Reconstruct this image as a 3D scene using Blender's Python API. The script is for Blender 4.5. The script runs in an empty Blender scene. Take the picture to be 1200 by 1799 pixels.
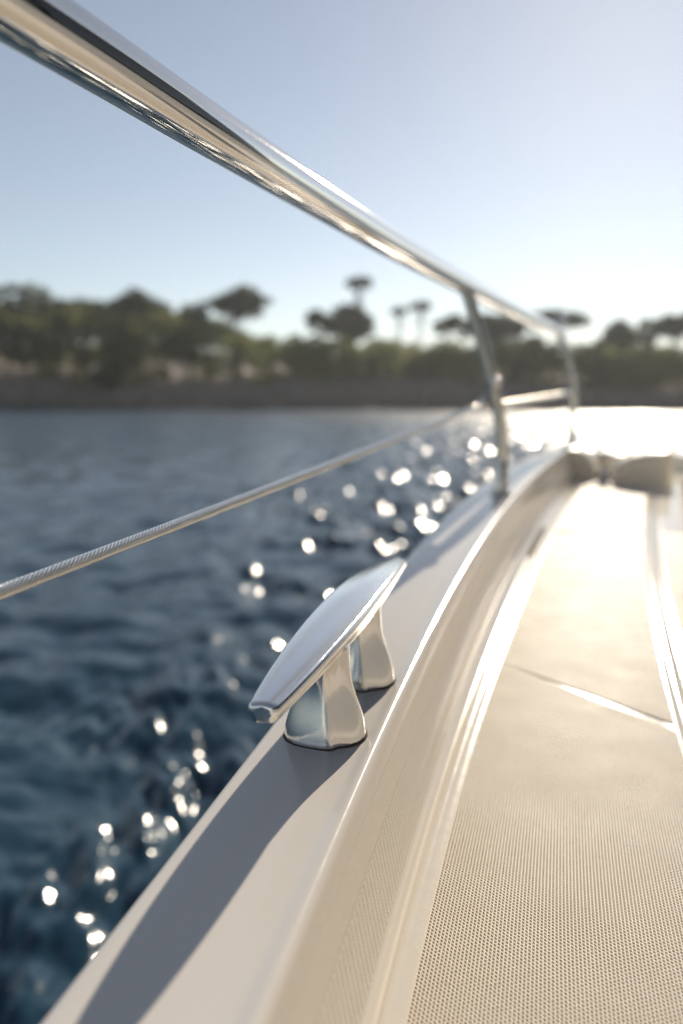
import bpy, math, random
import numpy as np
from mathutils import Vector, Matrix

random.seed(4); rng = np.random.default_rng(7)
R = math.radians
scene = bpy.context.scene
COL = scene.collection

# ------------------------------------------------------------------ camera
CAM_H = 2.30                      # eye height above the sea
PITCH = 8.71                      # degrees below the horizon
cam_d = bpy.data.cameras.new('camera'); cam = bpy.data.objects.new('camera', cam_d); COL.objects.link(cam)
cam.location = (0, 0, CAM_H)
cam.rotation_euler = (R(90 - PITCH), 0, 0)
cam_d.sensor_fit = 'VERTICAL'; cam_d.sensor_height = 36.0; cam_d.sensor_width = 24.0
cam_d.lens = 28.0
cam_d.clip_start = 0.02; cam_d.clip_end = 6000
cam_d.dof.use_dof = True
cam_d.dof.focus_distance = 0.83
cam_d.dof.aperture_fstop = 1.95
cam_d.dof.aperture_blades = 0
scene.camera = cam

# ------------------------------------------------------------------ sky, sun, exposure
SUN_AZ, SUN_EL = 19.4, 24.3       # degrees right of the view direction, above the horizon
world = bpy.data.worlds.new('World'); scene.world = world; world.use_nodes = True
nt = world.node_tree; nt.nodes.clear()
sky = nt.nodes.new('ShaderNodeTexSky'); sky.sky_type = 'NISHITA'; sky.sun_disc = False
sky.sun_elevation = R(SUN_EL); sky.sun_rotation = R(SUN_AZ)
sky.air_density = 1.0; sky.dust_density = 0.24; sky.ozone_density = 1.3; sky.altitude = 800
bg = nt.nodes.new('ShaderNodeBackground'); bg.inputs['Strength'].default_value = 0.080
hs = nt.nodes.new('ShaderNodeHueSaturation'); hs.inputs['Saturation'].default_value = 0.62
wo = nt.nodes.new('ShaderNodeOutputWorld')
nt.links.new(sky.outputs[0], hs.inputs['Color']); nt.links.new(hs.outputs[0], bg.inputs['Color']); nt.links.new(bg.outputs[0], wo.inputs['Surface'])
sun_d = bpy.data.lights.new('sun', 'SUN'); sun = bpy.data.objects.new('sun', sun_d); COL.objects.link(sun)
sun_d.energy = 4.3; sun_d.angle = R(0.53); sun_d.color = (1.0, 0.88, 0.72)
sv = Vector((math.sin(R(SUN_AZ)) * math.cos(R(SUN_EL)), math.cos(R(SUN_AZ)) * math.cos(R(SUN_EL)), math.sin(R(SUN_EL))))
sun.rotation_euler = sv.to_track_quat('Z', 'Y').to_euler()
sun.location = sv * 60
scene.view_settings.view_transform = 'Standard'; scene.view_settings.look = 'None'
scene.view_settings.gamma = 1.0; scene.view_settings.use_curve_mapping = False
scene.view_settings.exposure = 0.30
scene.render.engine = 'CYCLES'
scene.cycles.use_denoising = True
scene.cycles.denoising_input_passes = 'RGB'
scene.cycles.sample_clamp_indirect = 6.0
scene.cycles.max_bounces = 8
scene.cycles.caustics_reflective = False

# ------------------------------------------------------------------ helpers
def mesh_obj(name, verts, faces, mat, parent=None, smooth=True):
    me = bpy.data.meshes.new(name)
    me.from_pydata([tuple(map(float, v)) for v in verts], [], faces)
    me.update()
    if smooth: me.polygons.foreach_set('use_smooth', [True] * len(me.polygons))
    if mat: me.materials.append(mat)
    o = bpy.data.objects.new(name, me); COL.objects.link(o)
    if parent: o.parent = parent
    return o

def np_quads(name, V, Q, mat, parent=None, smooth=False):
    """fast quad mesh from numpy arrays"""
    me = bpy.data.meshes.new(name)
    V = np.asarray(V, np.float32); Q = np.asarray(Q, np.int32)
    me.vertices.add(len(V)); me.vertices.foreach_set('co', V.ravel())
    me.loops.add(Q.size); me.loops.foreach_set('vertex_index', Q.ravel())
    me.polygons.add(len(Q))
    me.polygons.foreach_set('loop_start', np.arange(len(Q), dtype=np.int32) * 4)
    me.update(calc_edges=True)
    me.polygons.foreach_set('use_smooth', np.full(len(Q), smooth))
    me.validate()
    me.materials.append(mat)
    o = bpy.data.objects.new(name, me); COL.objects.link(o)
    if parent: o.parent = parent
    return o

def grid_quads(nr, nc, wrap=False):
    r = np.arange(nr - 1)[:, None]; c = np.arange(nc if wrap else nc - 1)[None, :]
    c2 = (c + 1) % nc
    return np.stack([r * nc + c, r * nc + c2, (r + 1) * nc + c2, (r + 1) * nc + c], -1).reshape(-1, 4)

def empty(name, loc=(0, 0, 0), rz=0.0, parent=None):
    o = bpy.data.objects.new(name, None); COL.objects.link(o)
    o.location = loc; o.rotation_euler = (0, 0, rz); o.empty_display_size = 0.1
    if parent: o.parent = parent
    return o

def tag(o, label=None, cat=None, group=None, kind=None):
    if label: o['label'] = label
    if cat: o['category'] = cat
    if group: o['group'] = group
    if kind: o['kind'] = kind
    return o

def tube(path, radius, sides=20, caps=True):
    """tube along a polyline; radius number or per-point list (or (a,b) pairs)"""
    P = [Vector(p) for p in path]; n = len(P)
    V = []; up = Vector((0, 0, 1))
    prev = None
    for i, p in enumerate(P):
        t = (P[min(i + 1, n - 1)] - P[max(i - 1, 0)]).normalized()
        if prev is None:
            a = t.cross(up)
            if a.length < 1e-3: a = t.cross(Vector((0, 1, 0)))
            a.normalize()
        else:
            a = (prev - t * prev.dot(t)).normalized()
        prev = a; b = a.cross(t)
        r = radius[i] if isinstance(radius, (list, tuple)) else radius
        for k in range(sides):
            th = 2 * math.pi * k / sides
            V.append(p + a * math.cos(th) * r + b * math.sin(th) * r)
    F = [tuple(q) for q in grid_quads(n, sides, True).tolist()]
    if caps:
        F.append(tuple(range(sides))[::-1]); F.append(tuple((n - 1) * sides + k for k in range(sides)))
    return V, F

def join(parts):
    V, F = [], []
    for v, f in parts:
        o = len(V); V += list(v); F += [tuple(i + o for i in q) for q in f]
    return V, F

def lathe(profile, sides=28, axis_origin=(0, 0, 0)):
    V = []
    for r, z in profile:
        for k in range(sides):
            th = 2 * math.pi * k / sides
            V.append((axis_origin[0] + r * math.cos(th), axis_origin[1] + r * math.sin(th), axis_origin[2] + z))
    F = [tuple(q) for q in grid_quads(len(profile), sides, True).tolist()]
    return V, F

def smooth_path(pts, n=12):
    """Catmull-Rom through points"""
    P = [Vector(p) for p in pts]; P = [P[0] * 2 - P[1]] + P + [P[-1] * 2 - P[-2]]
    out = []
    for i in range(1, len(P) - 2):
        for k in range(n):
            t = k / n
            a, b, c, d = P[i - 1], P[i], P[i + 1], P[i + 2]
            out.append(0.5 * ((2 * b) + (c - a) * t + (2 * a - 5 * b + 4 * c - d) * t * t + (3 * b - a - 3 * c + d) * t ** 3))
    out.append(P[-2]); return out

# ------------------------------------------------------------------ materials
def new_mat(name):
    m = bpy.data.materials.new(name); m.use_nodes = True
    n = m.node_tree; return m, n, n.nodes['Principled BSDF'], n.links

def node(n, typ, **kw):
    x = n.nodes.new(typ)
    for k, v in kw.items():
        if k in x.inputs: x.inputs[k].default_value = v
        else: setattr(x, k, v)
    return x

def coords(n, kind='Object'):
    return n.nodes.new('ShaderNodeTexCoord').outputs[kind]

def gelcoat(name, col, rough=0.12, orange_peel=0.02, dirt=0.06):
    m, n, b, L = new_mat(name)
    c = coords(n)
    n1 = node(n, 'ShaderNodeTexNoise', Scale=3.0, Detail=6.0); L.new(c, n1.inputs['Vector'])
    mx = node(n, 'ShaderNodeMix', data_type='RGBA'); mx.inputs[6].default_value = (*col, 1)
    mx.inputs[7].default_value = (*[x * (1 - dirt * 2.2) for x in col], 1)
    L.new(n1.outputs['Fac'], mx.inputs[0]); L.new(mx.outputs[2], b.inputs['Base Color'])
    n2 = node(n, 'ShaderNodeTexNoise', Scale=55.0, Detail=3.0); L.new(c, n2.inputs['Vector'])
    mr = node(n, 'ShaderNodeMapRange'); mr.inputs[3].default_value = rough * 0.8; mr.inputs[4].default_value = rough * 1.5
    L.new(n2.outputs['Fac'], mr.inputs[0]); L.new(mr.outputs[0], b.inputs['Roughness'])
    n3 = node(n, 'ShaderNodeTexNoise', Scale=24.0, Detail=2.0); L.new(c, n3.inputs['Vector'])
    bp = node(n, 'ShaderNodeBump', Strength=orange_peel, Distance=0.01)
    L.new(n3.outputs['Fac'], bp.inputs['Height']); L.new(bp.outputs[0], b.inputs['Normal'])
    b.inputs['IOR'].default_value = 1.5
    return m

M_CAP = gelcoat('gelcoat_white', (0.81, 0.765, 0.705), 0.14, 0.012, 0.03)
M_DECK = gelcoat('gelcoat_cream', (0.83, 0.775, 0.685), 0.10, 0.015, 0.04)
M_TAN = gelcoat('gelcoat_tan', (0.86, 0.78, 0.64), 0.4, 0.02, 0.05)
M_HULL = gelcoat('gelcoat_hull', (0.80, 0.80, 0.79), 0.10, 0.01, 0.02)

def nonskid_mat():
    m, n, b, L = new_mat('nonskid_gelcoat')
    c = coords(n)
    n1 = node(n, 'ShaderNodeTexNoise', Scale=9.0, Detail=8.0, Roughness=0.65); L.new(c, n1.inputs['Vector'])
    rp = node(n, 'ShaderNodeValToRGB')
    rp.color_ramp.elements[0].position = 0.3; rp.color_ramp.elements[0].color = (0.79, 0.71, 0.59, 1)
    rp.color_ramp.elements[1].position = 0.7; rp.color_ramp.elements[1].color = (0.82, 0.745, 0.63, 1)
    L.new(n1.outputs['Fac'], rp.inputs[0]); L.new(rp.outputs[0], b.inputs['Base Color'])
    # salt bloom and scuffs with shapes of their own
    n5 = node(n, 'ShaderNodeTexNoise', Scale=3.1, Detail=10.0, Roughness=0.72, Distortion=0.6); L.new(c, n5.inputs['Vector'])
    r5 = node(n, 'ShaderNodeMapRange'); r5.inputs[1].default_value = 0.50; r5.inputs[2].default_value = 0.72; r5.inputs[4].default_value = 0.45
    L.new(n5.outputs['Fac'], r5.inputs[0])
    m5 = node(n, 'ShaderNodeMix', data_type='RGBA'); m5.inputs[7].default_value = (0.83, 0.79, 0.71, 1)
    L.new(r5.outputs[0], m5.inputs[0]); L.new(rp.outputs[0], m5.inputs[6]); L.new(m5.outputs[2], b.inputs['Base Color'])
    n2 = node(n, 'ShaderNodeTexNoise', Scale=420.0, Detail=2.0); L.new(c, n2.inputs['Vector'])
    bp = node(n, 'ShaderNodeBump', Strength=0.35, Distance=0.0008)
    L.new(n2.outputs['Fac'], bp.inputs['Height']); L.new(bp.outputs[0], b.inputs['Normal'])
    n3 = node(n, 'ShaderNodeTexNoise', Scale=14.0, Detail=5.0); L.new(c, n3.inputs['Vector'])
    mr = node(n, 'ShaderNodeMapRange'); mr.inputs[1].default_value = 0.3; mr.inputs[2].default_value = 0.7
    mr.inputs[3].default_value = 0.50; mr.inputs[4].default_value = 0.55
    L.new(n3.outputs['Fac'], mr.inputs[0]); L.new(mr.outputs[0], b.inputs['Roughness'])
    b.inputs['Specular IOR Level'].default_value = 0.155
    return m
M_SKID = nonskid_mat()

def steel_mat(name, col, rough, pits=0.0):
    m, n, b, L = new_mat(name)
    b.inputs['Metallic'].default_value = 1.0
    c = coords(n)
    n1 = node(n, 'ShaderNodeTexNoise', Scale=260.0, Detail=6.0, Roughness=0.7); L.new(c, n1.inputs['Vector'])
    mr = node(n, 'ShaderNodeMapRange'); mr.inputs[1].default_value = 0.35; mr.inputs[2].default_value = 0.75
    mr.inputs[3].default_value = rough * 0.7; mr.inputs[4].default_value = rough * 2.2
    L.new(n1.outputs['Fac'], mr.inputs[0]); L.new(mr.outputs[0], b.inputs['Roughness'])
    if pits > 0:
        # salt specks and small tea-coloured corrosion pits
        n2 = node(n, 'ShaderNodeTexNoise', Scale=330.0, Detail=3.0, Roughness=0.6); L.new(c, n2.inputs['Vector'])
        rp = node(n, 'ShaderNodeValToRGB')
        rp.color_ramp.elements[0].position = 0.655; rp.color_ramp.elements[0].color = (0, 0, 0, 1)
        rp.color_ramp.elements[1].position = 0.70; rp.color_ramp.elements[1].color = (1, 1, 1, 1)
        L.new(n2.outputs['Fac'], rp.inputs[0])
        n4 = node(n, 'ShaderNodeTexNoise', Scale=30.0, Detail=2.0); L.new(c, n4.inputs['Vector'])
        mu = node(n, 'ShaderNodeMath', operation='MULTIPLY'); L.new(rp.outputs[0], mu.inputs[0]); L.new(n4.outputs['Fac'], mu.inputs[1])
        mx = node(n, 'ShaderNodeMix', data_type='RGBA'); mx.inputs[6].default_value = (*col, 1); mx.inputs[7].default_value = (0.17, 0.12, 0.08, 1)
        L.new(mu.outputs[0], mx.inputs[0]); L.new(mx.outputs[2], b.inputs['Base Color'])
        n3 = node(n, 'ShaderNodeTexNoise', Scale=700.0, Detail=2.0); L.new(c, n3.inputs['Vector'])
        bp = node(n, 'ShaderNodeBump', Strength=pits, Distance=0.0004)
        L.new(n3.outputs['Fac'], bp.inputs['Height']); L.new(bp.outputs[0], b.inputs['Normal'])
    else:
        b.inputs['Base Color'].default_value = (*col, 1)
    return m
M_CLEAT = steel_mat('polished_steel_cleat', (0.90, 0.875, 0.84), 0.065, 0.34)
M_FOOT = steel_mat('polished_steel_foot', (0.80, 0.775, 0.735), 0.07, 0.14)
M_RAIL = steel_mat('polished_steel_rail', (0.84, 0.80, 0.745), 0.045)
M_POST = steel_mat('polished_steel_post', (0.84, 0.76, 0.64), 0.20)
M_WIRE = steel_mat('wire_steel', (1.0, 0.95, 0.86), 0.24)

def plain(name, col, rough=0.6, noise=0.25, scale=6.0, bump=0.0):
    m, n, b, L = new_mat(name)
    c = coords(n)
    n1 = node(n, 'ShaderNodeTexNoise', Scale=scale, Detail=8.0, Roughness=0.65); L.new(c, n1.inputs['Vector'])
    mx = node(n, 'ShaderNodeMix', data_type='RGBA')
    mx.inputs[6].default_value = (*[x * (1 - noise) for x in col], 1); mx.inputs[7].default_value = (*[x * (1 + noise) for x in col], 1)
    L.new(n1.outputs['Fac'], mx.inputs[0]); L.new(mx.outputs[2], b.inputs['Base Color'])
    b.inputs['Roughness'].default_value = rough
    if bump:
        bp = node(n, 'ShaderNodeBump', Strength=bump, Distance=0.3); L.new(n1.outputs['Fac'], bp.inputs['Height']); L.new(bp.outputs[0], b.inputs['Normal'])
    return m
M_GASKET_SHADE = plain('sealant_shade_brown', (0.06, 0.045, 0.035), 0.9, 0.5, 90)  # post gasket sealant, also the painted shadow strip in the channel
M_BARK = plain('pine_bark', (0.13, 0.085, 0.06), 0.9, 0.4, 3)
M_ROCK = plain('wet_rock', (0.21, 0.165, 0.13), 0.75, 0.5, 1.2, 0.5)
M_SOIL = plain('shore_rock', (0.22, 0.185, 0.16), 0.9, 0.5, 0.35, 0.6)

def leaf_mat(name, a, bcol, trans):
    m, n, b, L = new_mat(name)
    c = coords(n)
    n1 = node(n, 'ShaderNodeTexNoise', Scale=0.45, Detail=4.0); L.new(c, n1.inputs['Vector'])
    mx = node(n, 'ShaderNodeMix', data_type='RGBA'); mx.inputs[6].default_value = (*a, 1); mx.inputs[7].default_value = (*bcol, 1)
    rp = node(n, 'ShaderNodeMapRange'); rp.inputs[1].default_value = 0.35; rp.inputs[2].default_value = 0.65
    L.new(n1.outputs['Fac'], rp.inputs[0]); L.new(rp.outputs[0], mx.inputs[0])
    L.new(mx.outputs[2], b.inputs['Base Color']); b.inputs['Roughness'].default_value = 0.65
    tr = n.nodes.new('ShaderNodeBsdfTranslucent'); L.new(mx.outputs[2], tr.inputs['Color'])
    ms = n.nodes.new('ShaderNodeMixShader'); ms.inputs[0].default_value = trans
    out = n.nodes['Material Output']
    L.new(b.outputs[0], ms.inputs[1]); L.new(tr.outputs[0], ms.inputs[2]); L.new(ms.outputs[0], out.inputs['Surface'])
    return m
M_PINE = leaf_mat('pine_needles', (0.055, 0.072, 0.028), (0.095, 0.118, 0.042), 0.42)
M_OAK = leaf_mat('evergreen_leaves', (0.085, 0.108, 0.034), (0.15, 0.17, 0.052), 0.50)
M_SCRUB = leaf_mat('scrub_leaves', (0.13, 0.15, 0.046), (0.235, 0.245, 0.075), 0.55)

def water_mat():
    m, n, b, L = new_mat('sea_water')
    b.inputs['Base Color'].default_value = (0.016, 0.048, 0.078, 1)
    b.inputs['Roughness'].default_value = 0.155
    b.inputs['IOR'].default_value = 1.333
    c = coords(n)
    mp = node(n, 'ShaderNodeMapping'); mp.inputs['Scale'].default_value = (1.0, 1.35, 1.0); L.new(c, mp.inputs['Vector'])
    n1 = node(n, 'ShaderNodeTexNoise', Scale=3.2, Detail=3.0, Roughness=0.55); L.new(mp.outputs[0], n1.inputs['Vector'])
    # wind ripples: weak in the lee of the boat, stronger out on the bay
    sp = n.nodes.new('ShaderNodeSeparateXYZ'); L.new(c, sp.inputs[0])
    mr = node(n, 'ShaderNodeMapRange'); mr.inputs[1].default_value = 22.0; mr.inputs[2].default_value = 75.0
    mr.inputs[3].default_value = 0.018; mr.inputs[4].default_value = 0.035
    L.new(sp.outputs['Y'], mr.inputs[0])
    # far out the wavelets are finer than the sheet: they widen the gloss instead
    rr_ = node(n, 'ShaderNodeMapRange'); rr_.inputs[1].default_value = 24.0; rr_.inputs[2].default_value = 70.0
    rr_.inputs[3].default_value = 0.155; rr_.inputs[4].default_value = 0.40
    L.new(sp.outputs['Y'], rr_.inputs[0]); L.new(rr_.outputs[0], b.inputs['Roughness'])
    mu = node(n, 'ShaderNodeMath', operation='MULTIPLY'); L.new(n1.outputs['Fac'], mu.inputs[0]); L.new(mr.outputs[0], mu.inputs[1])
    bp = node(n, 'ShaderNodeBump', Strength=1.0, Distance=1.0)
    L.new(mu.outputs[0], bp.inputs['Height']); L.new(bp.outputs[0], b.inputs['Normal'])
    return m
M_WATER = water_mat()

# ------------------------------------------------------------------ sea: one sheet, finer towards the boat
def wave_height(x, y, spacing):
    r = np.random.default_rng(11)
    h = np.zeros_like(x)
    wind = R(62)
    for i in range(56):
        lam = 0.16 * (26 ** (i / 55.0)) * r.uniform(0.9, 1.1)
        th = wind + r.normal(0, 0.62)
        k = 2 * math.pi / lam
        slope = 0.034 if lam < 0.32 else (0.040 if lam < 1.5 else 0.018)
        a = slope / k
        ph = r.uniform(0, 6.283)
        w = np.clip((lam / spacing - 3.0) / 3.0, 0, 1)
        arg = k * (x * math.cos(th) + y * math.sin(th)) + ph
        s = np.sin(arg)
        h += w * a * (s + 0.25 * np.cos(2 * arg))
    # steeper chop thrown back off the hull, in a band alongside the boat
    xc = -1.5 + (y - 2.5) * 0.235
    band = np.exp(-((x - xc) / (0.35 + 0.10 * y + 0.006 * y * y)) ** 2)
    patch = np.zeros_like(x)
    for i in range(9):
        th = r.uniform(0, 6.283); k = r.uniform(1.2, 3.4)
        patch += np.sin(k * (x * math.cos(th) + y * math.sin(th)) + r.uniform(0, 6.283))
    band = band * np.clip(0.62 + 0.15 * np.clip((y - 8) / 6, 0, 1) + patch / 5.0, 0.1, 1.4)
    for i in range(40):
        far_set = i >= 18
        lam = 0.36 * (3.4 ** ((i - 18) / 21.0)) if far_set else 0.17 * (2.8 ** (i / 17.0))
        th = r.normal(R(8), 0.38); k = 2 * math.pi / lam
        w = np.clip((lam / (spacing * 0.42) - 3.0) / 3.0, 0, 1)   # runs across the fan, where the sheet is finer
        mixd = np.clip((y - 5.0) / 4.0, 0, 1)
        w = w * (mixd if far_set else 1 - mixd)
        arg = k * (x * math.cos(th) + y * math.sin(th)) + r.uniform(0, 6.283)
        h += band * w * ((0.15 if far_set else 0.165) / k) * (np.sin(arg) + 0.3 * np.cos(2 * arg))
    return h
NR, NA = 560, 900
rr = 0.75 * (190 / 0.75) ** (np.arange(NR) / (NR - 1))
aa = np.radians(np.linspace(-62, 52, NA))
RR, AA = np.meshgrid(rr, aa, indexing='ij')
X = RR * np.sin(AA); Y = RR * np.cos(AA)
H = wave_height(X, Y, RR * math.log(190 / 0.75) / (NR - 1))
near = np_quads('water', np.stack([X, Y, H], -1).reshape(-1, 3), grid_quads(NR, NA)[:, ::-1], M_WATER, smooth=True)
tag(near, 'dark blue rippled sea with sun glitter', kind='structure')
# the rest of the bay, seen only in reflections: a wide sheet a little lower
gx, gy = np.linspace(-230, 230, 40), np.linspace(-200, 226, 40)
far_v = [(x_, y_, -0.24) for y_ in gy for x_ in gx]
far_f = [tuple(q) for q in grid_quads(40, 40).tolist()]
sea = mesh_obj('open_water', far_v, far_f, M_WATER); tag(sea, 'open sea around the boat', kind='structure')

# ------------------------------------------------------------------ shore
def shore_y(x):            # waterline distance
    return 104.0 - 0.17 * x + 2.0 * np.sin(x * 0.11 + 1.0) + 1.2 * np.sin(x * 0.31)
def hill(x, t):            # height at t metres behind the waterline
    bank = 3.2 + 0.5 * np.sin(x * 0.09 + 0.5) - np.clip((x - 5) * 0.03, 0, 1.2)
    lo = np.clip(t / 1.2, 0, 1) * 0.9
    mid = np.clip((t - 1.5) / 2.0, 0, 1) ** 0.8 * (bank - 0.9)
    top = np.clip(t - 4.0, 0, 60) * 0.075 * (1 + np.clip(-x, 0, 60) / 60 * 0.8)
    return -0.9 + 0.9 * np.clip(t + 1, 0, 1) + lo + mid + top
nx, ny = 420, 70
xs = np.linspace(-120, 120, nx)
ts = np.concatenate([np.linspace(-2, 8, 45), np.linspace(8.8, 90, 25)])
XX, TT = np.meshgrid(xs, ts)
YY = shore_y(XX) + TT
ZZ = hill(XX, TT)
rough = rng.normal(0, 1, XX.shape)
rough = (rough + np.roll(rough, 1, 0) + np.roll(rough, 1, 1) + np.roll(rough, -1, 1)) / 4
ZZ = ZZ + rough * 0.35 * np.clip(TT, 0, 1); YY = YY + np.roll(rough, 7, 1) * 0.5 * np.clip(TT, 0, 1)
shore = np_quads('shore', np.stack([XX, YY, ZZ], -1).reshape(-1, 3), grid_quads(ny, nx), M_SOIL, smooth=False)
tag(shore, 'low rocky bank and wooded slope across the water', kind='structure')

rock_meshes = []
for k in range(4):
    V, F = lathe([(max(.01, math.sin(math.pi * i / 6)), -math.cos(math.pi * i / 6)) for i in range(7)], 9)
    V = [(x * rng.uniform(.75, 1.15), y * rng.uniform(.75, 1.15), z * .7 * rng.uniform(.8, 1.15)) for x, y, z in V]
    r0 = mesh_obj('rock', V, F, M_ROCK, shore, smooth=False); rock_meshes.append(r0)
for k in range(110):
    r_ = rock_meshes[k] if k < 4 else rock_meshes[k % 4].copy()
    if k >= 4: COL.objects.link(r_)
    r_.parent = shore
    x = -52 + 104 * (k + rng.uniform(0, .9)) / 110; t = rng.uniform(-.6, 1.6)
    sc = rng.uniform(.45, 1.5) * (1.4 if rng.uniform() < .15 else 1)
    r_.location = (x, float(shore_y(x)) + t, float(hill(np.float64(x), np.float64(t))) + .1 * sc)
    r_.scale = (sc, sc * rng.uniform(.7, 1.1), sc * rng.uniform(.6, 1)); r_.rotation_euler = (0, 0, rng.uniform(0, 6.28))

# ------------------------------------------------------------------ trees on the slope
def tree_xy(px, Y):        # ground position of something seen in this direction at distance Y
    return (px - 600) / 1428.0 * Y
def px_z(py, Y):
    return CAM_H + (685 - py) / 1430.0 * Y

def leaf_cloud(centres, radii, per, size, squash=0.75):
    C = np.repeat(np.asarray(centres), per, 0); Rr = np.repeat(np.asarray(radii), per)
    d = rng.normal(size=C.shape); d /= np.linalg.norm(d, axis=1)[:, None]
    rad = rng.uniform(0.35, 1.0, len(C)) ** 0.6
    off = d * (Rr * rad)[:, None]; off[:, 2] *= squash
    P = C + off
    a = rng.normal(size=P.shape); a /= np.linalg.norm(a, axis=1)[:, None]
    b = np.cross(a, rng.normal(size=P.shape)); b /= np.linalg.norm(b, axis=1)[:, None]
    s = rng.uniform(0.6, 1.25, len(P))[:, None] * size
    V = np.stack([P - a * s - b * s * 0.6, P + a * s - b * s * 0.6, P + a * s + b * s * 0.6, P - a * s + b * s * 0.6], 1).reshape(-1, 3)
    Q = np.arange(len(V)).reshape(-1, 4)
    return V, Q

def tree(name, label, px, top, bottom, hw, t, lean=0, kind='umbrella', mat=None, group=None, dens=1.0, cat='tree'):
    x = tree_xy(px, 112.0); Y = float(shore_y(x)) + t; x = tree_xy(px, Y)
    bx = tree_xy(px + lean, Y)
    g = float(hill(np.float64(bx), np.float64(t))) - 0.15
    root = empty(name, (bx, Y, g))
    tag(root, label, cat, group)
    W = hw / 1428.0 * Y; zt = px_z(top, Y) - g; zb = px_z(bottom, Y) - g
    cx = x - bx; cz = (zt + zb) / 2; hh = (zt - zb) / 2
    n = max(10, int(46 * dens * (W * hh) ** 0.5 / 2.2))
    cs = []; rs = []
    while len(cs) < n:
        u = rng.uniform(-1, 1, 3)
        if kind == 'umbrella':
            if u[0] ** 2 + u[1] ** 2 > 1: continue
            dome = 1 - 0.75 * (u[0] ** 2 + u[1] ** 2)
            zz = -0.75 + (dome + 0.75) * rng.uniform(0.15, 1.0) ** 0.7
            lob = 0.86 + 0.22 * math.sin(3 * math.atan2(u[1], u[0]) + px)
            p = (cx + u[0] * W * lob, u[1] * W * lob, cz + zz * hh * (0.75 + 0.35 * math.sin(2.3 * u[0] + px)) - (0.5 * hh if rng.uniform() < 0.15 else 0))
        else:
            if np.dot(u, u) > 1: continue
            lob = 0.70 + 0.26 * math.sin(2.6 * math.atan2(u[2], u[0]) + px * 0.7) + 0.1 * rng.uniform(-1, 1)
            p = (cx + u[0] * W * lob * 1.1, u[1] * W * 0.8, cz + u[2] * hh * (lob + 0.12))
        cs.append(p); rs.append(rng.uniform(0.10, 0.26) * min(W, hh * 1.6) + 0.22)
    V, Q = leaf_cloud(cs, rs, 60, 0.17 + 0.012 * W)
    np_quads('crown', V, Q, mat or M_PINE, root)
    # tapered trunk with limbs to some of the clumps
    r0 = 0.16 + 0.035 * zt ** 0.9 * 0.4
    mid = Vector((cx * 0.35 + rng.uniform(-.2, .2), rng.uniform(-.3, .3), zb * 0.55))
    topp = Vector((cx, 0, max(zb + hh * 0.6, 0.8)))
    path = smooth_path([(0, 0, -0.3), mid, topp], 6)
    parts = [tube(path, [r0 * (1 - 0.6 * i / (len(path) - 1)) for i in range(len(path))], 7)]
    for k in range(min(7, n)):
        a = path[int(len(path) * rng.uniform(0.55, 0.85))]
        c = Vector(cs[k]); m_ = a.lerp(c, 0.5) + Vector((0, 0, -0.15 * (c - a).length))
        lp = smooth_path([a, m_, c], 4)
        parts.append(tube(lp, [r0 * 0.38 * (1 - 0.75 * i / (len(lp) - 1)) for i in range(len(lp))], 5))
    V, F = join(parts)
    mesh_obj('trunk', V, F, M_BARK, root)
    return root

tree('oak_tree', 'dense dark oak at the far left edge of the wood', 15, 503, 640, 62, 12, kind='round', mat=M_OAK)
tree('oak_tree', 'bushy olive green oak, second crown from the left edge', 92, 498, 640, 46, 15, kind='round', mat=M_OAK)
tree('pine_tree', 'dark pine between the left oaks and the wide flat pine', 155, 506, 600, 44, 17)
tree('pine_tree', 'wide flat topped pine in the left part of the wood', 248, 513, 585, 60, 16)
tree('pine_tree', 'small low pine left of the big umbrella pine', 333, 531, 600, 36, 18)
tree('umbrella_pine', 'big umbrella pine with sky showing between its trunk and limbs', 415, 506, 568, 54, 18, lean=-8, cat='pine tree')
tree('oak_tree', 'yellowish green oak in front of the wood at far left', 75, 578, 648, 40, 7, kind='round', mat=M_SCRUB)
tree('oak_tree', 'olive oak filling the slope under the wide flat pine', 215, 560, 650, 60, 8, kind='round', mat=M_SCRUB)
tree('oak_tree', 'tall olive bush just left of the big umbrella pine', 318, 560, 650, 48, 9, kind='round', mat=M_SCRUB)
tree('pine_tree', 'small ragged pine touching the left side of the round dark pine', 562, 545, 590, 27, 16, lean=10)
tree('pine_tree', 'round dense dark pine below the tallest crown', 622, 532, 610, 40, 15, kind='round', dens=1.5)
tree('umbrella_pine', 'tallest slender pine with one small cap above the round pine', 633, 487, 512, 25, 22, lean=-26, cat='pine tree')
tree('umbrella_pine', 'slender pine with the smallest cap, left of a twin', 698, 543, 557, 15, 24, lean=8, cat='pine tree')
tree('umbrella_pine', 'slender pine with a small flat cap, right of its smaller twin', 740, 530, 549, 21, 24, lean=-4, cat='pine tree')
tree('pine_tree', 'leaning pine just left of the near stanchion', 792, 555, 590, 32, 18, lean=-36)
tree('pine_tree', 'dark pine behind the near stanchion under the handrail', 872, 540, 616, 54, 16, dens=1.3)
tree('umbrella_pine', 'broad umbrella pine behind the far stanchion and rail end', 972, 541, 584, 60, 17, lean=30, dens=1.3, cat='pine tree')
tree('pine_tree', 'pine between the far stanchion and the right edge', 1096, 566, 622, 42, 16, lean=-14, dens=1.4)
tree('umbrella_pine', 'umbrella pine cut by the right edge of the picture', 1186, 545, 600, 52, 17, lean=10, dens=1.4, cat='pine tree')
tree('oak_tree', 'low round oak seen between the two stanchions', 930, 590, 650, 40, 10, kind='round', mat=M_OAK)
tree('oak_tree', 'low round oak just right of the far stanchion', 1046, 600, 655, 44, 10, kind='round', mat=M_OAK)
tree('oak_tree', 'low oak between the two pines at right', 1142, 604, 658, 40, 9, kind='round', mat=M_OAK)
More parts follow.
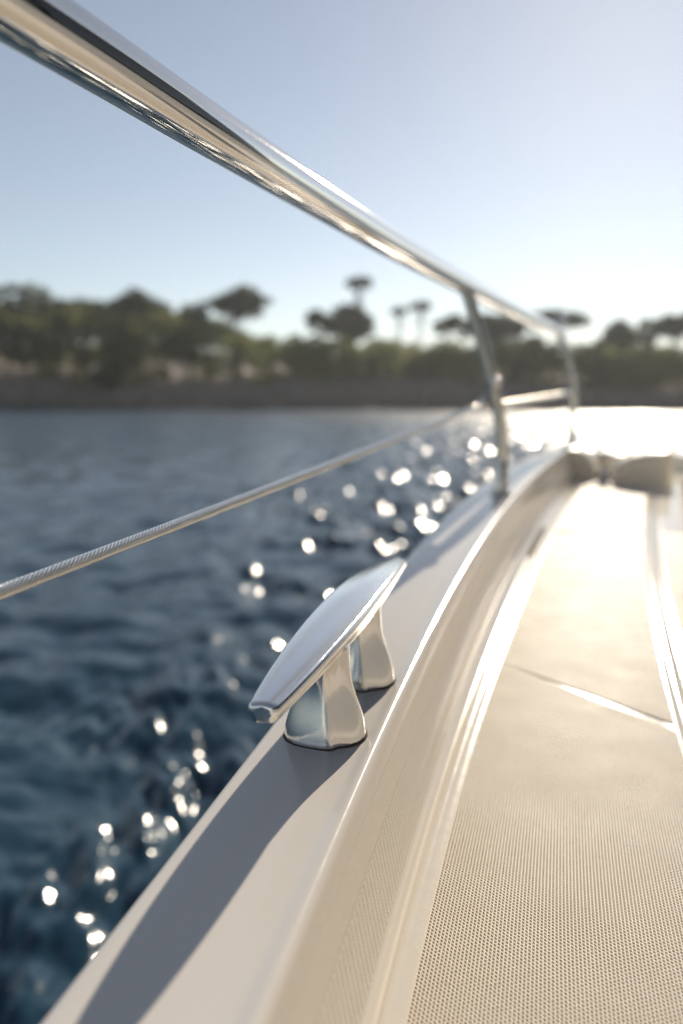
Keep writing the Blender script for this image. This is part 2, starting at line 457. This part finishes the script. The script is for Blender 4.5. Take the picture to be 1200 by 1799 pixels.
tree('oak_tree', 'dark shrub hanging over the bank at left by the water', 186, 638, 684, 48, 2.6, kind='round', mat=M_PINE, dens=1.3, cat='shrub')

# low scrub over the slope: one uncountable mass
cs, rs = [], []
for i in range(1000):
    px = rng.uniform(-180, 1400); t = rng.uniform(2.2, 30)
    x = tree_xy(px, 118.0); Y = float(shore_y(x)) + t
    topy = np.interp(px, [0, 340, 430, 560, 760, 900, 1050, 1200], [535, 545, 588, 590, 598, 596, 608, 610]) + rng.uniform(0, 34)
    g = float(hill(np.float64(x), np.float64(t)))
    zt = px_z(topy, Y)
    rad = rng.uniform(1.0, 1.9)
    if zt < g + rad: zt = g + rad
    zz = rng.uniform(g + 0.3, zt - rad * 0.6) if i % 2 else zt - rad * 0.6
    cs.append((x, Y, zz)); rs.append(rad)
V, Q = leaf_cloud(cs, rs, 64, 0.26)
tag(np_quads('scrub', V, Q, M_SCRUB), 'olive green scrub covering the slope above the bank', 'scrub', kind='stuff')

# ------------------------------------------------------------------ the yacht (local X = inboard, local Y = along the side, Z from the sea)
HEAD = R(20.8); SH, CH = math.sin(HEAD), math.cos(HEAD)
yacht = empty('motor_yacht', (0, 0, 0), -HEAD)
tag(yacht, 'white motor yacht side deck with chrome cleat, steel handrail and cream non-skid', 'yacht')
def pv(c, u): return float(np.polyval(c, u))
def ext(c, u, u0):         # polynomial, straight on beyond u0
    if u >= u0: return pv(c, u)
    s = (pv(c, u0 + .01) - pv(c, u0)) / .01
    d = max(u - u0, -0.6)
    return pv(c, u0) + s * d * (1 + d / 1.6)
def fE(u): return ext([-0.0005, 0.00528, 0.00938, -0.12424, -0.2937], u, .35)
def fB(u): return ext([-0.00014, -0.0028, 0.04526, -0.17701, -0.1495], u, .40)
def sstep(a, b, x):
    t = min(max((x - a) / (b - a), 0), 1); return t * t * (3 - 2 * t)
def fG1(u): return fB(u) + .038 + .003 * sstep(.6, 1.6, u)
def fG2(u): return fB(u) + .051 + .028 * sstep(.45, 2.1, u)
def fR(u): return fB(u) + .389 + .008 * min(max(0.0, 2.2 - u), 1.5)
ZC = [0.00192, -0.02048, 0.06691, -0.0331, -0.39992]
def zcap(u, v):
    y = u * CH - v * SH
    y = min(y, 4.6)
    if y < .3: z = pv(ZC, .3) + (y - .3) * .004
    else: z = pv(ZC, y)
    return CAM_H + z
def zdeck(u, v):           # side deck, well below the gunwale cap
    return zcap(u, v) - .15
U0, U_END = -1.6, 4.62
us = np.linspace(U0, U_END, 150)

# gunwale cap with rounded outer edge and raised inner bead
def cap_profile(u):
    e, b = fE(u), fB(u)
    pr = [(e - .016, -.10), (e - .016, -.030), (e - .0155, -.018), (e - .0135, -.010), (e - .0095, -.0045), (e - .004, -.0012), (e + .004, 0)]
    for k in range(1, 8):
        t = k / 8; pr.append((e + .004 + (b - .016 - e - .004) * t, 0.0012 * math.sin(math.pi * t)))
    pr += [(b - .016, 0), (b - .011, .0008), (b - .007, .0026), (b - .003, .0042), (b + .001, .0048), (b + .0045, .0036), (b + .0072, .0008),
           (b + .0085, -.004), (b + .0095, -.011), (b + .0100, -.018), (b + .0103, -.028), (b + .0104, -.05)]
    return [(v, u, zcap(u, v) + dz) for v, dz in pr]
rows = [cap_profile(u) for u in us]
V = [p for r_ in rows for p in r_]
tag(mesh_obj('gunwale', V, [tuple(q) for q in grid_quads(len(rows), len(rows[0])).tolist()], M_CAP, yacht), 'white glossy gunwale cap along the boat side')
# hull side below
rows = []
for u in us:
    e = fE(u)
    pts = [(e - .0155, -.09), (e - .026, -.10), (e - .032, -.115), (e - .032, -.14), (e - .026, -.155), (e - .014, -.165)]
    r_ = [(v, u, zcap(u, v) + dz) for v, dz in pts]
    zb = r_[-1][2]
    for k in range(1, 9):
        t = k / 8; r_.append((e - .014 + .05 * math.sin(t * 1.5) + .55 * t * t, u, zb + (-0.6 - zb) * t))
    rows.append(r_)
V = [p for r_ in rows for p in r_]
mesh_obj('hull_side', V, [tuple(q) for q in grid_quads(len(rows), len(rows[0])).tolist()], M_HULL, yacht)
V = [(fE(U_END), U_END, 1.95), (2.9, U_END, 1.95), (2.5, U_END, -.5), (fE(U_END) + .6, U_END, -.5),
     (fE(U_END), U_END + .04, 1.95), (2.9, U_END + .04, 1.95), (2.5, U_END + .04, -.5), (fE(U_END) + .6, U_END + .04, -.5)]
mesh_obj('transom', V, [(0, 1, 2, 3), (7, 6, 5, 4), (0, 4, 5, 1), (1, 5, 6, 2), (2, 6, 7, 3), (3, 7, 4, 0)], M_HULL, yacht, smooth=False)

# inner bulwark wall, drain channel, side deck and inboard ridge in one moulding
def deck_profile(u):
    b, g1, g2, r_ = fB(u), fG1(u), fG2(u), fR(u)
    w = g2 - g1; dip = -.003 - .006 * sstep(.9, 1.6, u)
    x0 = b + .0104
    pr = []                                   # (v, height above deck, fraction of wall)
    for k in range(8): pr.append((x0 + (g1 - x0) * .86 * (k / 8), 0.0060, 1 - k / 8))
    pr += [(x0 + (g1 - x0) * .88, .0050, 0), (x0 + (g1 - x0) * .92, .0038, 0), (x0 + (g1 - x0) * .96, .0028, 0), (g1, .0022, 0), (g1 + w * .2, .0010, 0), (g1 + w * .35, dip * .7, 0), (g1 + w * .5, dip, 0),
           (g1 + w * .65, dip * .7, 0), (g1 + w * .8, .0022, 0), (g2, .0042, 0), (g2 + .004, .0040, 0), (g2 + .008, .0028, 0), (g2 + .013, .0010, 0), (g2 + .021, 0, 0)]
    for k in range(1, 12): pr.append((g2 + .021 + (r_ - .016 - g2 - .021) * k / 12, 0, 0))
    pr += [(r_ - .016, 0, 0), (r_ - .011, .001, 0), (r_ - .006, .003, 0), (r_ - .001, .0045, 0), (r_ + .004, .0035, 0), (r_ + .008, .0005, 0), (r_ + .012, -.004, 0), (r_ + .018, -.006, 0),
           (r_ + .024, -.004, 0), (r_ + .028, -.0005, 0), (r_ + .034, .0005, 0), (r_ + .045, 0, 0)]
    for k in range(1, 9): pr.append((r_ + .045 + .26 * k, .004 * k, 0))
    out = []
    for v, h, wf in pr:
        zd = zdeck(u, v); z = zd + h
        if wf > 0: z = z + (zcap(u, b) - .03 - z) * wf
        out.append((v, u, z))
    return out
rows = [deck_profile(u) for u in us]
V = [p for r_ in rows for p in r_]
mesh_obj('side_deck', V, [tuple(q) for q in grid_quads(len(rows), len(rows[0])).tolist()], M_DECK, yacht)

# moulded non-skid: a lattice of fine ribs over small pits, each panel a part
PITCH_N = 0.0036           # between ribs, across; PITCH_U along
PITCH_U = 0.0048
def lattice(label, point, na, nb_of, a0, a1, nseg=70, depth=.0017, mat=None, pu=PITCH_U):
    """point(a, k_or_float_b, h): surface point; a runs along the boat; nb_of(a): number of cells across"""
    Va, Fa = [], []
    nbm = int(max(nb_of(a) for a in np.linspace(a0, a1, 20)))
    aa_ = np.linspace(a0, a1, nseg)
    base, tp, lo = .0004, .0004 + depth, .0004 + depth * .93
    def strip(pts):            # pts: list of rows of 4 points
        o = len(Va)
        for r4 in pts: Va.extend(r4)
        for i in range(len(pts) - 1):
            for k in range(3):
                q = o + i * 4 + k; Fa.append((q, q + 1, q + 5, q + 4))
    # pit floor
    o = len(Va); m = 6
    for a in aa_:
        for j in range(m): Va.append(point(a, nb_of(a) * j / (m - 1), base))
    Fa.extend(tuple(int(x) + o for x in q) for q in grid_quads(nseg, m))
    t, b_ = .17, .27           # half widths of rib top and root, in cells
    for k in range(nbm + 1):   # ribs along
        rows_ = [[point(a, k - b_, base - .0001), point(a, k - t, tp), point(a, k + t, tp), point(a, k + b_, base - .0001)] for a in aa_ if k <= nb_of(a)]
        if len(rows_) > 1: strip(rows_)
    n = int((a1 - a0) / pu)
    for i in range(n + 1):     # ribs across
        a = a0 + (a1 - a0) * i / n; p_ = pu
        N = nb_of(a)
        rows_ = []
        for j in range(5):
            s_ = N * j / 4
            rows_.append([point(a - b_ * p_, s_, base - .0001), point(a - t * p_, s_, lo), point(a + t * p_, s_, lo), point(a + b_ * p_, s_, base - .0001)])
        strip(rows_)
    o = mesh_obj('nonskid_panel', Va, Fa, mat or M_SKID, yacht, smooth=False)
    o['label'] = label
    return o
def deck_pt(va, vb, N, sk):
    def f(a, k, h):
        t = k / N
        u = a + sk(a) * t * .30
        v = va(u) + (vb(u) - va(u)) * t
        return (v, u, zdeck(u, v) + h)
    return f
vl = lambda u: fG2(u) + .021
vr = lambda u: fR(u) - .017
NC = 83
CR = 1.46                                    # where the plain cross strip leaves the channel
lattice('large near non-skid panel on the side deck', deck_pt(vl, vr, NC, lambda a: -.60), 0, lambda u: NC, .28, CR - .002)
lattice('non-skid panel beyond the white cross strip', deck_pt(vl, vr, NC, lambda a: -.51 + .80 * (a - CR) / 1.15), 0, lambda u: NC, CR + .002, 2.60)
lattice('non-skid panel at the far end of the deck', deck_pt(vl, vr, NC, lambda a: .29 * (3.98 - a) / 1.33), 0, lambda u: NC, 2.65, 3.96)
lattice('non-skid panel inboard of the curved ridge', deck_pt(lambda u: fR(u) + .037, lambda u: fR(u) + .25, 60, lambda a: 0), 0, lambda u: 60, 1.0, 2.75)
# the same texture on the inner bulwark wall
def wall_pt(a, k, h):
    b = fB(a); z1 = zcap(a, b) - .030; z0 = zdeck(a, b) + .0060
    z = z0 + .0025 + k * PITCH_N
    s_ = (z1 - z) / (z1 - z0)
    return (b + .0104 + (fG1(a) - b - .0104) * .86 * s_ + h, a, z)
lattice('textured lower part of the inner bulwark wall', wall_pt, 0, lambda u: 20, 0.10, 4.0, 120, depth=.0003, mat=M_DECK, pu=.011)
# shadow inside the channel, painted as a dark brown strip
V = []
for i in range(14):
    u = 2.32 + .40 * i / 13; c_ = (fG1(u) + fG2(u)) / 2; w = .011 * math.sin(math.pi * (i + .4) / 13.8) ** .4
    for s_ in (-1, 1): V.append((c_ + s_ * w, u, zdeck(u, c_) - .0008))
mesh_obj('channel_shadow', V, [tuple(q) for q in grid_quads(14, 2).tolist()], M_GASKET_SHADE, yacht)

def slab(name, poly, u_a, u_b, mat, bev=.012, label=None):
    """upright panel: outline in (v, z), between u_a and u_b, edges rounded"""
    n = len(poly); cx = sum(p[0] for p in poly) / n; cz = sum(p[1] for p in poly) / n
    rings = [(u_a, bev), (u_a + bev * .3, bev * .3), (u_a + bev, 0), (u_b - bev, 0), (u_b - bev * .3, bev * .3), (u_b, bev)]
    V, F = [], []
    for u, ins in rings:
        for v, z in poly:
            d = math.hypot(v - cx, z - cz) or 1
            V.append((v - (v - cx) / d * ins, u, z - (z - cz) / d * ins))
    F = [tuple(q) for q in grid_quads(len(rings), n, True).tolist()]
    F.append(tuple(range(n))[::-1]); F.append(tuple((len(rings) - 1) * n + k for k in range(n)))
    o = mesh_obj(name, V, F, mat, yacht, smooth=False)
    if label: o['label'] = label
    return o
zf = zdeck(4.1, -.2) - .04; zc = zcap(4.1, 0)
slab('end_bulwark', [(-.340, zf), (-.212, zf), (-.218, zc - .10), (-.238, zc - .055), (-.265, zc - .02), (-.30, zc - .004), (-.340, zc)], 4.02, 4.30, M_TAN, .015, label='low cream bulwark piece by the far stanchion')
slab('end_bulwark', [(-.135, zf), (.133, zf), (.128, zc - .005), (.10, zc + .008), (.02, zc + .002), (-.05, zc - .018), (-.10, zc - .045), (-.132, zc - .085)], 3.86, 4.30, M_TAN, .03, label='raised cream block at the end of the deck')
slab('coaming', [(.150, zdeck(3.3, .2) - .05), (.80, zdeck(3.3, .2) - .05), (.80, zdeck(3.3, .2) + .12), (.22, zdeck(3.3, .2) + .09), (.17, zdeck(3.3, .2) + .08), (.155, zdeck(3.3, .2) + .06)], 2.83, 3.80, M_DECK, .02, label='low cream coaming at the right edge of the picture')
# fairlead in the gap
Vf, Ff = lathe([(.0, .0), (.045, .0), (.045, .012), (.026, .03), (.022, .07), (.026, .10), (.040, .115), (.040, .128), (.0, .134)], 20, (-.175, 4.06, zdeck(4.06, -.2)))
mesh_obj('fairlead', Vf, Ff, M_RAIL, yacht)

# cabin side inboard of the deck, outside the picture but mirrored in the chrome
M_GLASS, _n, _b, _l = new_mat('tinted_glass'); _b.inputs['Base Color'].default_value = (.010, .012, .016, 1); _b.inputs['Roughness'].default_value = .05
def frustum(v0, v1, ua, ub, z0, z1, dv, du):
    V = [(v0, ub, z0), (v1, ub, z0), (v1, ua, z0), (v0, ua, z0), (v0 + dv, ub - du, z1), (v1, ub - du, z1), (v1, ua, z1), (v0 + dv, ua, z1)]
    return V, [(0, 1, 5, 4), (1, 2, 6, 5), (2, 3, 7, 6), (3, 0, 4, 7), (4, 5, 6, 7)]
house = mesh_obj('cabin', *join([frustum(.86, 2.6, -5.5, 4.2, 1.6, 2.48, .04, .10), frustum(.90, 2.6, -5.5, 3.7, 3.62, 3.74, .03, .06)]), M_CAP, yacht, smooth=False)
house['label'] = 'white cabin side with dark windows'
for k in range(5):
    a_, b_ = 4.05 - 1.9 * k, 4.05 - 1.9 * k - 1.84
    Vw, Fw = frustum(.91, 2.55, b_, a_, 2.481, 3.619, .10, .0 if k else .4)
    mesh_obj('window', Vw, Fw, M_GLASS, house, smooth=False)

# ------------------------------------------------------------------ handrail, stanchions, lifeline
def L(u, v, z): return (v, u, CAM_H + z)
rail_pts = [L(-.9, -.40, .284), L(-.2, -.44, .288), L(.30, -.461, .2905), L(0.516, -0.4704, 0.2915), L(0.641, -0.4756, 0.2927), L(0.825, -0.4831, 0.2933), L(1.128, -0.4958, 0.2962), L(1.325, -0.5032, 0.2977), L(1.693, -0.5133, 0.2999),
            L(2.37, -.518, .3055), L(3.3, -.50, .3055), L(4.533, -.456, .302)]
rp = smooth_path(rail_pts, 14)
V, F = tube(rp, .0285, 40)
rail = mesh_obj('handrail', V, F, M_RAIL, yacht); rail['label'] = 'polished steel handrail running up to the far stanchion'
def ball(c, r, n=18):
    return lathe([(max(r * math.sin(math.pi * k / 12), 1e-5), -r * math.cos(math.pi * k / 12)) for k in range(13)], n, c)
def stanchion(label, pts, r, fl):
    P = smooth_path(pts, 10)
    V, F = tube(P, r, 24)
    o = mesh_obj('stanchion', V, F, M_POST, yacht); o['label'] = label
    b = pts[0]
    Vb, Fb = lathe([(0, .0), (.034, .0), (.036, .003), (.034, .006), (.024, .010), (.0215, .018), (.0215, fl), (.019, fl + .004), (r, fl + .006)], 28, (b[0], b[1], b[2]))
    mesh_obj('socket', Vb, Fb, M_POST, o)
    return o
def zc_at(u, v, d=0): return (v, u, zcap(u, v) + d)
s1 = stanchion('near raked stanchion with a bent foot', [zc_at(2.415, -.400, 0), L(2.415, -.398, -.22), L(2.414, -.401, -.150), L(2.408, -.415, -.050), L(2.396, -.450, .085), L(2.372, -.513, .300)], .0185, .10)
s2 = stanchion('far stanchion at the end of the handrail', [zc_at(4.562, -.381, 0), L(4.562, -.379, -.15), L(4.564, -.376, -.06), L(4.562, -.392, .06), L(4.534, -.452, .300)], .0185, .05)
V, F = ball(L(4.540, -.455, .366), .031); V2, F2 = tube([L(4.536, -.455, .29), L(4.540, -.455, .345)], .016, 16)
V, F = join([(V, F), (V2, F2)])
mesh_obj('finial', V, F, M_RAIL, s2)
mid = smooth_path([L(2.425, -.424, -.046), L(3.3, -.415, -.034), L(4.555, -.384, -.014)], 8)
V, F = tube(mid, .0105, 20); mesh_obj('mid_rail', V, F, M_POST, yacht)
V, F = ball(L(2.395, -.424, .022), .019); mesh_obj('set_screw', V, F, M_RAIL, s1)
# wire lifeline laid up of helical strands
w0, w1 = Vector(L(-.9, -.56, -.262)), Vector(L(2.355, -.449, -.040))
wps = []
for k in range(1100):
    t = k / 1099; p = w0.lerp(w1, t); p.z -= .012 * 4 * t * (1 - t) * .6; wps.append(p)
ax = (w1 - w0).normalized(); sa = ax.cross(Vector((0, 0, 1))).normalized(); sb = sa.cross(ax)
ln = (w1 - w0).length
parts = []
for s in range(10):
    pts = []
    for k, p in enumerate(wps[::2]):
        th = s * math.pi / 5 + (k / 549) * ln / .060 * 2 * math.pi
        pts.append(p + sa * math.cos(th) * .0050 + sb * math.sin(th) * .0050)
    parts.append(tube(pts, .00185, 6, False))
V, F = join(parts)
wire = mesh_obj('lifeline', V, F, M_WIRE, yacht); wire['label'] = 'taut twisted wire lifeline below the handrail'
e = w1; V, F = tube([w1 - ax * .09, w1 - ax * .085, w1 - ax * .03, w1 - ax * .02, w1 + ax * .03], [.005, .0075, .0075, .0055, .0055], 16)
V2, F2 = ball((w1.x, w1.y, w1.z), .017)
V, F = join([(V, F), (V2, F2)])
mesh_obj('terminal', V, F, M_RAIL, wire)

# ------------------------------------------------------------------ mooring cleat
AXV = -.0935                                        # drift of the cleat's axis
cu, cv = .905, -.334
zb0 = zcap(cu, cv)
cleat = empty('cleat', (cv, cu, zb0), math.atan(-AXV), yacht)
cleat['label'] = 'polished steel mooring cleat on the gunwale'
slope = (zcap(cu + .2, cv + AXV * .2) - zcap(cu - .2, cv - AXV * .2)) / .4
# horn: long domed bar, blunt ends (cleat local Y along the bar)
Lh = .292
rows = []
def horn_w(s): return .0165 + .0160 * (1 - abs(s) ** 2.0) ** .9
def horn_top(s): return .1275 - .008 * abs(s) ** 2.2 - .016 * max(0.0, s) ** 1.6
def horn_th(s): return .0165 + .0165 * (1 - abs(s) ** 1.5)
NS = 64
def SECT(w, th):
    """cross-section: domed top, tight rolled edges, sides drawn in to a rounded belly"""
    r = min(.0058, th * .36, w * .4); rb = min(.009, th * .42, w * .5); wi = w * .80
    out = []
    for k in range(17):                       # domed top, outboard to inboard
        x = (-1 + 2 * k / 16) * (w - r); out.append((x, th + .0040 * (1 - (x / w) ** 2)))
    dz = .0040 * (1 - ((w - r) / w) ** 2)
    for k in range(1, 7):
        a = math.pi / 2 * (1 - k / 6.5); out.append((w - r + r * math.cos(a), th + dz * math.sin(a) - r + r * math.sin(a)))
    for k in range(1, 4):
        t = k / 4; out.append((w + (wi - w) * t, (th - r) + (rb - th + r) * t))
    for k in range(0, 7):
        a = math.pi / 2 * k / 6.5; out.append((wi - rb + rb * math.cos(a), rb - rb * math.sin(a)))
    n = len(out)
    out += [(0, 0)]
    mir = [(-x, z) for x, z in out[17:n]][::-1]
    return out + mir
KK = len(SECT(.03, .025))
stations = []
for i in range(NS + 1):
    s = -1 + 2 * i / NS; stations.append((s, 1.0, 0.0))
caps_a = [(-1, .30, -.0080), (-1, .55, -.0074), (-1, .80, -.0060), (-1, .93, -.0036), (-1, .985, -.0014)]
caps_b = [(1, .985, .0014), (1, .93, .0036), (1, .80, .0060), (1, .55, .0074), (1, .30, .0080)]
for s, k, off in caps_a + stations + caps_b:
    w = horn_w(s) ; th = horn_th(s); zt = horn_top(s); r_ = []
    inset = (1 - k)
    w_ = w - inset * .012; th_ = th - inset * .010; zt_ = zt - inset * .005
    y = s * Lh + off
    for fx, fz in SECT(w_, th_):
        r_.append((fx, y, zt_ - th_ + fz + slope * y))
    rows.append(r_)
V = [p for r_ in rows for p in r_]
F = [tuple(q) for q in grid_quads(len(rows), KK, True).tolist()] + [tuple(range(KK))[::-1], tuple((len(rows) - 1) * KK + k for k in range(KK))]
F = [f[::-1] for f in F]
horn = mesh_obj('horn', V, F, M_CLEAT, cleat)
for k in (-1, -2): horn.data.polygons[len(horn.data.polygons) + k].use_smooth = False
# posts: broad flared feet, slim necks
def post(yc):
    prof = [(0, .0455, .0370, 0), (.003, .0462, .0377, 0), (.008, .0460, .0374, 0), (.020, .0440, .0360, 0), (.034, .0395, .0336, 0), (.048, .0342, .0312, 0), (.060, .0305, .0298, 0), (.072, .0284, .0292, 0), (.082, .0276, .030, 0), (.091, .0270, .033, 0), (.099, .0262, .039, 0), (.106, .0255, .045, 0)]
    # footprint: convex after face, a crease, then a flatter inboard face; round outboard side
    base = [(-1.0, -.1), (-.95, -.42), (-.80, -.70), (-.55, -.90), (-.2, -.985), (.15, -1.0), (.33, -.975), (.40, -.93), (.44, -.84), (.50, -.74), (.62, -.66), (.78, -.52), (.93, -.26), (1.0, .0), (1.0, .25), (.93, .52), (.75, .80), (.45, .97), (.1, 1.0), (-.3, .97), (-.65, .82), (-.9, .52), (-.99, .2)]
    n = len(base); rows = []
    # refine the outline, keeping corners softly rounded
    out = []
    for i in range(n):
        p, q = base[i], base[(i + 1) % n]
        m = max(1, int(math.hypot(q[0] - p[0], q[1] - p[1]) / .22))
        for k in range(m): out.append((p[0] + (q[0] - p[0]) * k / m, p[1] + (q[1] - p[1]) * k / m))
    dense = []
    for i in range(len(prof) - 1):
        for k in range(4):
            t = k / 4; dense.append([prof[i][c] + (prof[i + 1][c] - prof[i][c]) * t for c in range(3)])
    dense.append(list(prof[-1][:3]))
    # smooth the flare
    for _ in range(3):
        d2 = [list(x) for x in dense]
        for i in range(1, len(dense) - 1):
            for c in (1, 2): d2[i][c] = (dense[i - 1][c] + 2 * dense[i][c] + dense[i + 1][c]) / 4
        dense = d2
    for z, a, b_ in dense:
        rows.append([(x * a, yc + y * b_, z + slope * (yc + y * b_)) for x, y in out])
    V = [p for r_ in rows for p in r_]; K = len(out)
    F = [tuple(q) for q in grid_quads(len(rows), K, True).tolist()] + [tuple((len(rows) - 1) * K + k for k in range(K))]
    mesh_obj('post', V, F, M_FOOT, cleat)
    g = []
    for z, a in ((-.001, 1.055), (.0016, 1.055), (.0028, 1.0)):
        g.append([(x * a * .0455, yc + y * a * .0370, z + slope * (yc + y * .0370)) for x, y in out])
    V = [p for r_ in g for p in r_]
    mesh_obj('gasket', V, [tuple(q) for q in grid_quads(3, K, True).tolist()], M_GASKET_SHADE, cleat)
post(-.105); post(.055)

# ------------------------------------------------------------------ sea haze, thin and even
hz = bpy.data.materials.new('sea_haze'); hz.use_nodes = True
hn = hz.node_tree; hn.nodes.clear()
vol = hn.nodes.new('ShaderNodeVolumePrincipled'); ho = hn.nodes.new('ShaderNodeOutputMaterial')
vol.inputs['Color'].default_value = (0.86, 0.90, 0.96, 1)
vol.inputs['Density'].default_value = 0.0004
vol.inputs['Anisotropy'].default_value = 0.55
hn.links.new(vol.outputs[0], ho.inputs['Volume'])
x0, x1, y0, y1, z0, z1 = -235, 235, -205, 232, -4, 24
HV = [(x, y, z) for z in (z0, z1) for x, y in ((x0, y0), (x1, y0), (x1, y1), (x0, y1))]
haze = mesh_obj('haze', HV, [(3, 2, 1, 0), (4, 5, 6, 7), (0, 1, 5, 4), (1, 2, 6, 5), (2, 3, 7, 6), (3, 0, 4, 7)], hz, smooth=False)
tag(haze, 'thin pale haze over the bay', kind='stuff')
